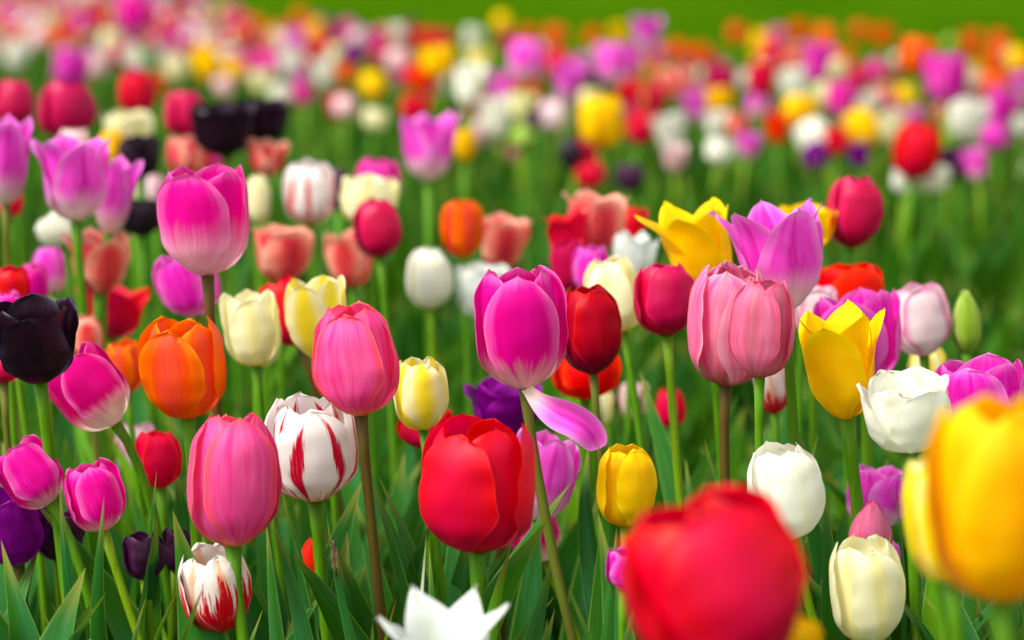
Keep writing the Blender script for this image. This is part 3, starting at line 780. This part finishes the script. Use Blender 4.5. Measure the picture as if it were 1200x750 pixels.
mid(158, 226, 22, 40, 2.5, 'oval', 'cream', 0, .05, 'narrow cream tulip right of the lilac cluster', 'g')
mid(182, 222, 20, 36, 2.6, 'oval', 'pinkwhite', 0, .05, 'narrow pale tulip left of the tall magenta one', 'g')
mid(86, 176, 34, 50, 2.3, 'oval', 'palepink', 0, .05, 'pale pink tulip rising behind the big soft lilac one', 'g')

# ------------------------------------------------------------------ far bed
FAR = """3,18,25,magenta;35,22,35,white;65,10,40,palepink;85,22,30,magenta;110,18,40,scarlet;157,17,42,hotpink;205,28,35,purple;237,15,30,cream;277,15,32,coral;300,28,34,orange;350,20,35,orange;15,50,30,salmon;45,45,40,palepink;20,65,35,white;75,60,40,white;130,50,30,cream;140,35,25,plum;160,45,30,hotpink;185,45,33,orange;218,50,40,magenta;240,48,35,white;277,50,35,cream;313,55,40,salmon;345,50,35,lilac;385,35,30,plum;82,80,45,orchid;115,75,35,palepink;160,70,40,white;242,75,37,yellow;275,82,28,yellow;205,80,30,cream;305,95,28,cream;340,75,35,white;380,85,35,white;318,75,30,hotpink;355,110,26,hotpink;330,110,30,white;262,100,28,palepink;395,125,32,crimson;
420,45,38,lilac;450,45,35,salmon;475,42,32,crimson;480,30,18,black;500,45,32,coral;520,48,28,red;553,45,35,white;560,70,30,lemon;512,72,42,yellow;436,100,32,yellow;405,85,25,orange;465,70,40,palepink;445,65,30,crimson;495,90,40,scarlet;485,128,36,red;588,25,25,yellow;595,48,34,crimson;620,40,25,rust;650,42,32,orange;695,45,30,rust;725,40,28,yellow;757,38,42,lilac;795,60,28,rust;617,70,45,lilac;655,75,36,coral;680,80,35,lilac;720,75,44,lilac;700,98,28,black;667,98,44,lilac;590,105,38,lilac;620,105,30,orange;550,100,45,white;555,122,32,crimson;580,138,42,white;610,125,30,cream;650,135,40,pinkwhite;625,140,28,purple;690,120,32,cream;705,142,56,yellow;735,105,32,red;760,118,40,red;752,150,38,red;785,155,42,white;790,185,36,palepink;685,175,34,coral;692,205,30,red;737,208,22,plum;670,180,18,black;440,140,30,cream;404,125,30,palepink;790,95,36,salmon;612,160,24,greenbud;
820,65,38,rust;805,100,30,salmon;815,125,36,lilac;842,120,36,yellow;845,95,40,crimson;838,145,30,white;843,177,32,white;877,170,36,lilac;863,147,36,salmon;910,150,35,scarlet;890,123,32,lilac;893,93,42,red;890,50,32,yellow;903,65,30,coral;937,37,28,rust;967,43,34,orange;930,67,36,salmon;957,73,42,orchid;930,100,40,white;937,130,44,yellow;953,160,44,white;957,183,28,purple;987,70,38,orange;980,80,26,cream;1007,37,30,rust;1035,42,30,rust;1003,93,30,crimson;960,110,30,cream;987,117,38,hotpink;1010,150,40,yellow;1043,150,36,cream;1007,182,26,purple;977,165,28,coral;1020,122,32,white;1033,113,30,salmon;1063,113,32,yellow;1073,65,45,orange;1107,92,50,orchid;1070,140,30,lilac;1073,177,58,red;1062,212,28,white;1095,208,38,white;1120,190,24,plum;1143,193,38,lilac;1133,140,44,white;1105,137,30,salmon;1137,52,32,orange;1170,50,28,orange;1163,70,36,orange;1167,100,35,orange;1173,127,42,orchid;1167,160,38,orchid;1193,70,28,yellow;1197,98,30,lilac;1198,147,28,white;1113,50,20,greenbud"""
CNAME = dict(magenta='magenta', white='white', palepink='pale pink', scarlet='scarlet', hotpink='hot pink', purple='purple', cream='cream',
             coral='coral', orange='orange', salmon='salmon', plum='dark plum', lilac='lilac', orchid='orchid pink', yellow='yellow', crimson='crimson',
             black='black', red='red', lemon='lemon', rust='rust orange', pinkwhite='whitish pink', greenbud='greenish')
def zone(px, py):
    h = ('far left', 'left centre', 'middle', 'right centre', 'far right')[min(4, max(0, int(px // 240)))]
    r = 'back rows' if py < 62 else 'middle rows' if py < 112 else 'front rows'
    return h, r
far_items = []
for tok in FAR.replace('\n', '').split(';'):
    a, b_, c, v = tok.split(',')
    far_items.append((float(a), float(b_), float(c), v))
R2 = np.random.RandomState(5)
pal = ['white', 'white', 'cream', 'palepink', 'lilac', 'orange', 'hotpink', 'magenta', 'red', 'yellow', 'hotpink', 'coral', 'crimson', 'purple', 'magenta', 'orchid', 'crimson']
n0 = len(far_items)
tries = 0
while len(far_items) < n0 + 34 and tries < 4000:
    tries += 1
    px, py = R2.uniform(-20, 470), R2.uniform(-6, 100)
    if px > 250 and py < (px - 250) * 0.16: continue
    if py > 100 - (px > 200) * 20 and R2.rand() < .5: continue
    if min((px - q[0]) ** 2 + (py - q[1]) ** 2 for q in far_items) < 15 ** 2: continue
    far_items.append((px, py, R2.uniform(22, 30), pal[R2.randint(len(pal))]))
while len(far_items) < n0 + 38 and tries < 9000:
    tries += 1
    px, py = R2.uniform(470, 1210), R2.uniform(38, 165)
    if min((px - q[0]) ** 2 + (py - q[1]) ** 2 for q in far_items) < 21 ** 2: continue
    far_items.append((px, py, R2.uniform(26, 34), pal[R2.randint(len(pal))]))
far_tulips = []
for px, py, wd, v in far_items:
    d = 900.0 / (py + 56) * R2.uniform(.97, 1.03)
    if wd >= 42: d = min(d, .054 * FPX / (wd - 4))
    d = min(d, 14.5)
    wr = min(0.062, max(0.034, (wd - 4) * d / FPX))
    wpx = wr * FPX / d
    h, r = zone(px, py)
    st = ['oval', 'egg', 'cup', 'flare', 'open', 'wide'][R2.randint(6)]
    if v in ('lilac', 'salmon') and R2.rand() < .5: st = 'flare'
    if v == 'greenbud': st = 'bud'
    T = tulip(px, py, wpx, wpx * R2.uniform(1.0, 1.4), d, st, v, R2.normal(0, 11), R2.uniform(-.05, .05),
          '', 'gy'[R2.randint(2)], group='tulips in the far bed', leaves=0,
          name='tulip_bud' if v == 'greenbud' else 'tulip', rot=R2.uniform(0, 360))
    T['key'] = (h, r, v)
    far_tulips.append(T)

NUM = ['', '', 'two', 'three', 'four', 'five', 'six', 'seven', 'eight', 'nine', 'ten', 'eleven', 'twelve']
ORD = ['leftmost', 'second from left', 'third from left', 'fourth from left', 'fifth from left', 'sixth from left', 'seventh from left', 'eighth from left', 'ninth from left', 'tenth from left', 'eleventh from left']
sets = {}
for T in far_tulips:
    sets.setdefault(T['key'], []).append(T)
for (h, r, v), ts in sets.items():
    ts.sort(key=lambda T: T['px'])
    for i, T in enumerate(ts):
        if len(ts) == 1:
            lb = 'the one blurred %s tulip at %s, %s of the far bed' % (CNAME[v], h, r)
        else:
            lb = '%s of %s blurred %s tulips, %s, %s, far bed' % (ORD[i], NUM[len(ts)], CNAME[v], h, r)
        T['root']['label'] = lb

# the uncountable rest of the blooms further back and beside the view: one mass
VV, UV, FF, MI = [], [], [], []
o_ = 0
vs_ = ['white', 'palepink', 'lilac', 'hotpink', 'red', 'yellow', 'white', 'coral', 'magenta', 'crimson', 'orange', 'orchid']
protos = [[flower_arrays(1.0, 2.0, s_, R2.uniform(0, 2), R2, 8, 5) for s_ in ('oval', 'cup', 'egg')]][0]
cnt = 0
for _ in range(9000):
    if cnt >= 1000: break
    y = R2.uniform(2.2, 20.0) if R2.rand() < .5 else R2.uniform(8, 20)
    x = R2.uniform(-6.4, 3.2)
    if not in_bed(np.array([x]), np.array([y]))[0]: continue
    px = 600 + x / y * FPX
    if -30 < px <= 480 and y < 7.4: continue
    low = px > 480 and -30 < px < 1230
    if low and (y < 4.6 or y > 9.2): continue
    if abs(x) > .18 * y + 1.6: continue
    z = R2.uniform(.36, .455) if low else R2.uniform(.42, .52)
    r_ = R2.uniform(.015, .024)
    mi = R2.randint(len(vs_))
    a_ = R2.uniform(0, 6.28)
    for pts, uv in protos[R2.randint(3)]:
        p = pts * r_
        p = np.stack([p[:, 0] * math.cos(a_) - p[:, 1] * math.sin(a_) + x, p[:, 0] * math.sin(a_) + p[:, 1] * math.cos(a_) + y, p[:, 2] * 1.2 + z - r_], -1)
        VV.append(p); UV.append(uv)
        f = grid_faces(8, 5, o_); FF.append(f); MI.append(np.full(len(f), mi)); o_ += len(pts)
    cnt += 1
mass = mesh_obj('distant_tulips', np.concatenate(VV), np.concatenate(FF), [P[v] for v in vs_], None, np.concatenate(UV), matidx=np.concatenate(MI))
mass['kind'] = 'stuff'

# ------------------------------------------------------------------ single leaves that the photograph shows
extra_leaf(blk, [(70, 574, 1.49), (72, 640, 1.48), (84, 700, 1.48), (94, 760, 1.49)], 32, d0=1.5, fold=.5, roll=.3)
extra_leaf(TULIPS[19], [(122, 582, 1.46), (116, 640, 1.46), (112, 700, 1.46), (108, 765, 1.47)], 30, d0=1.46, fold=.6)
extra_leaf(flm, [(318, 606, 1.49), (332, 648, 1.48), (348, 700, 1.47), (364, 765, 1.47)], 34, d0=1.48, fold=.3)
extra_leaf(tallp, [(312, 612, 1.54), (318, 680, 1.53), (325, 765, 1.53)], 28, d0=1.53, fold=.5)
fly_leaf = extra_leaf(flm, [(383, 604, 1.47), (386, 660, 1.46), (395, 708, 1.46), (424, 765, 1.46)], 19, d0=1.46, fold=.4)
extra_leaf(redm, [(500, 624, 1.45), (498, 670, 1.45), (490, 725, 1.45), (486, 770, 1.45)], 12, LEAF_PALE, d0=1.45, fold=.2, label='white edged narrow leaf')
extra_leaf(redm, [(503, 640, 1.48), (508, 700, 1.47), (506, 765, 1.47)], 24, d0=1.47, fold=.4)
extra_leaf(salm, [(465, 700, 1.42), (450, 725, 1.42), (438, 765, 1.42)], 15, LEAF_BRIGHT, d0=1.42, fold=.5)
extra_leaf(redm, [(600, 636, 1.46), (592, 660, 1.45), (578, 690, 1.45), (568, 740, 1.45), (566, 780, 1.45)], 34, LEAF_BRIGHT, d0=1.45, fold=.6)
extra_leaf(ylw, [(723, 617, 1.40), (720, 660, 1.40), (714, 710, 1.40), (708, 770, 1.40)], 30, d0=1.4, fold=.6)
extra_leaf(ylw, [(748, 690, 1.36), (738, 720, 1.36), (722, 770, 1.36)], 30, d0=1.36, fold=.5)
extra_leaf(ylw, [(750, 434, 1.76), (764, 490, 1.74), (784, 540, 1.73), (806, 620, 1.72), (815, 700, 1.7)], 44, d0=1.74, fold=.35)
extra_leaf(TULIPS[30], [(1046, 567, 1.50), (1060, 610, 1.49), (1070, 650, 1.48), (1058, 700, 1.48), (1062, 770, 1.48)], 20, d0=1.49, fold=.6, roll=1.2)
extra_leaf(TULIPS[7], [(1080, 692, 1.32), (1104, 716, 1.31), (1146, 768, 1.31)], 26, d0=1.31, fold=.5)
extra_leaf(TULIPS[7], [(1072, 732, 1.30), (1074, 752, 1.30), (1080, 780, 1.30)], 20, LEAF_BRIGHT, d0=1.3, fold=.5)
extra_leaf(yel, [(925, 492, 1.62), (946, 514, 1.60), (962, 545, 1.60), (966, 620, 1.6), (960, 700, 1.6)], 34, d0=1.6, fold=.5)
extra_leaf(TULIPS[22], [(171, 700, 1.44), (158, 724, 1.44), (140, 772, 1.44)], 24, d0=1.44, fold=.5)
extra_leaf(TULIPS[21], [(45, 706, 1.46), (60, 728, 1.46), (84, 772, 1.46)], 18, LEAF_BRIGHT, d0=1.46, fold=.5)
extra_leaf(TULIPS[22], [(212, 686, 1.52), (190, 716, 1.52), (162, 772, 1.52)], 14, LEAF_BRIGHT, d0=1.52, fold=.5)
extra_leaf(wht, [(905, 640, 1.58), (900, 690, 1.57), (910, 765, 1.57)], 30, d0=1.57, fold=.5)
extra_leaf(TULIPS[28], [(690, 520, 1.68), (676, 600, 1.66), (700, 690, 1.65), (715, 780, 1.65)], 40, d0=1.66, fold=.4)
extra_leaf(salm, [(415, 580, 1.62), (432, 650, 1.6), (452, 700, 1.6), (462, 780, 1.6)], 40, d0=1.6, fold=.4)

# the loose petal of the magenta tulip
b0_ = main['base']
pp = np.array([at(618, 455, 1.487), at(630, 470, 1.480), at(648, 482, 1.476), at(672, 489, 1.470), at(692, 502, 1.470), at(702, 526, 1.476)])
path = smooth_path(pp, 26) - main['G']
s_ = np.linspace(0, 1, len(path)); v_ = np.linspace(-1, 1, 11)
hw = 19.5 * 1.48 / FPX * (0.34 + .66 * sstep(0, .55, s_)) * np.clip(1 - np.clip((s_ - .6) / .4, 0, 1) ** 2.4, 0, 1) ** .5
tan = np.gradient(path, axis=0); tan /= np.linalg.norm(tan, axis=1)[:, None]
up = np.cross(tan, np.array([0, -1., 0])); up /= np.linalg.norm(up, axis=1)[:, None]
nr = np.cross(up, tan)
bow = .8
pts = path[:, None, :] + up[:, None, :] * (hw[:, None] * v_)[..., None] + nr[:, None, :] * (bow * hw[:, None] * (v_ ** 2)[None] * 1.0)[..., None]
U, V = np.meshgrid(s_, v_, indexing='ij')
pet = mesh_obj('petal', pts.reshape(-1, 3), grid_faces(len(s_), 11), P['lilac'], main['root'], np.stack([(V + 1) / 2, U * .95 + .04], -1).reshape(-1, 2))
pet['label'] = 'loose petal hanging out sideways below the cup'

# ------------------------------------------------------------------ crane fly resting on a leaf
cf = bpy.data.objects.new('crane_fly', None)
COL.objects.link(cf)
c0 = at(392, 655, 1.452)
cf.location = c0
tag(cf, 'thin brown crane fly resting on the narrow leaf below the white flamed tulip', 'insect')
BUG = simple_mat('insect_brown', (86, 62, 34))
BUGW = simple_mat('insect_wing', (120, 104, 60), .3)
def cpt(px, py, d=1.452):
    return at(px, py, d) - c0
vv, ff = tube([cpt(390, 633), cpt(391, 637), cpt(391.5, 641), cpt(392, 650), cpt(393, 664), cpt(394, 676)], [.0005, .0009, .0012, .0007, .0006, .0009], 8)
mesh_obj('body', vv, ff, BUG, cf)
for sx, sy, ex, ey in ((391, 639, 378, 634), (391, 641, 376, 652), (392, 643, 381, 668), (391, 639, 399, 630), (392, 642, 401, 657), (392, 645, 399, 679)):
    vv, ff = tube([cpt(sx, sy), cpt((sx + ex) / 2, (sy + ey) / 2 - 4, 1.448), cpt(ex, ey, 1.456)], [.00025, .0002, .00015], 6)
    mesh_obj('leg', vv, ff, BUG, cf)
for sg in (-1, 1):
    q = [cpt(391 + sg * 1, 641), cpt(391.5 + sg * 4.5, 652, 1.4508), cpt(392.5 + sg * 4, 667, 1.4512), cpt(393 + sg * 1, 664, 1.4515), cpt(392 + sg * .5, 650, 1.4512)]
    q2 = [p + np.array([0, .0001, 0]) for p in q]
    n = len(q)
    mesh_obj('wing', q + q2, [list(range(n)), list(range(n, 2 * n))[::-1]] + [[i, n + i, n + (i + 1) % n, (i + 1) % n] for i in range(n)], BUGW, cf, smooth=False)

# ------------------------------------------------------------------ the mass of leaves and stalks that fills the bed
def blade_mass(name, n, xy, L, wdt, lean, bend, ns, nv, mat, zb=None, seed=3):
    r = np.random.RandomState(seed)
    n = len(xy)
    az = r.uniform(0, 6.283, n)
    s = np.linspace(0, 1, ns)
    el = math.pi / 2 - lean[:, None] - bend[:, None] * s[None] ** 1.8
    ds = (L / (ns - 1))[:, None]
    dx = np.cos(el); dz = np.sin(el)
    x = np.concatenate([np.zeros((n, 1)), np.cumsum((dx[:, 1:] + dx[:, :-1]) / 2 * ds, 1)], 1)
    z = np.concatenate([np.zeros((n, 1)), np.cumsum((dz[:, 1:] + dz[:, :-1]) / 2 * ds, 1)], 1)
    if zb is not None: z = z + zb[:, None]
    mid = np.stack([xy[:, :1] + x * np.cos(az)[:, None], xy[:, 1:] + x * np.sin(az)[:, None], z + .01], -1)
    roll = r.uniform(-1.7, 1.7, n)
    sa = az[:, None] + math.pi / 2 + roll[:, None] * s[None]
    side = np.stack([np.cos(sa), np.sin(sa), np.zeros_like(sa)], -1)
    w = (0.45 + 0.55 * sstep(0, .35, s)) * np.clip(1 - np.clip((s - .45) / .55, 0, 1) ** 2.0, 0, 1)
    w = wdt[:, None] / 2 * w[None]
    v = np.linspace(-1, 1, nv)
    nrm = np.stack([-np.sin(el) * np.cos(az)[:, None], -np.sin(el) * np.sin(az)[:, None], np.cos(el)], -1)
    fold = r.uniform(.15, .6, n)
    ph = r.uniform(0, 6.28, (n, 1))
    off = fold[:, None, None] * np.abs(v)[None, None] * w[..., None] + (0.12 * w * np.sin(s[None] * 8 + ph))[..., None] * v[None, None] ** 2 * np.sign(v)[None, None]
    pts = mid[:, :, None, :] + side[:, :, None, :] * (w[..., None] * v)[..., None] + nrm[:, :, None, :] * off[..., None]
    U, V = np.meshgrid(s, v, indexing='ij')
    uv = np.tile(np.stack([(V + 1) / 2, U], -1).reshape(1, -1, 2), (n, 1, 1)).reshape(-1, 2)
    gf = grid_faces(ns, nv)
    F = (gf[None] + (np.arange(n) * ns * nv)[:, None, None]).reshape(-1, 4)
    o = mesh_obj(name, pts.reshape(-1, 3), F, mat, None, uv)
    o['kind'] = 'stuff'
    return o

r3 = np.random.RandomState(77)
# near leaves, wide and detailed
N = 2300
xy = np.stack([r3.uniform(-1.3, 1.3, N), r3.uniform(.7, 3.1, N)], 1)
keep = np.abs(xy[:, 0]) < .18 * xy[:, 1] + .45
xy = xy[keep]; n = len(xy)
d_ = xy[:, 1]
hm = np.where(d_ < 1.32, .24, np.where(d_ < 1.55, .36, .41))
L = hm * r3.uniform(.62, 1.0, n)
blade_mass('tulip_leaves', n, xy, L, r3.uniform(.032, .068, n), r3.uniform(.0, .26, n), r3.uniform(.1, 1.3, n), 14, 5, FOL, seed=4)
# broad leaves standing up between the stalks at the focus
N = 230
xy = np.stack([r3.uniform(-.42, .42, N), r3.uniform(1.36, 1.95, N)], 1)
ymin = np.where(xy[:, 1] < 1.5, 690, 585) + r3.uniform(0, 90, N)
L = (.75 - (ymin + 56) / FPX * xy[:, 1]) * r3.uniform(1.0, 1.1, N)
blade_mass('tulip_leaves', N, xy, L, r3.uniform(.034, .066, N), r3.uniform(-.05, .15, N), r3.uniform(.1, .85, N), 16, 7, LEAF, seed=9)
# middle and far leaves
N = 24000
yy = 3.0 + (21 - 3.0) * r3.rand(N) ** 1.45
xx = r3.uniform(-1, 1, N) * (.19 * yy + 1.2)
ok = in_bed(xx, yy)
xy = np.stack([xx, yy], 1)[ok]; n = len(xy)
L = np.where(xy[:, 1] > 3.3, r3.uniform(.27, .50, n), r3.uniform(.22, .42, n))
blade_mass('tulip_leaves', n, xy, L, r3.uniform(.024, .05, n), r3.uniform(.02, .25, n), r3.uniform(0, .7, n), 7, 3, FOL, seed=6)
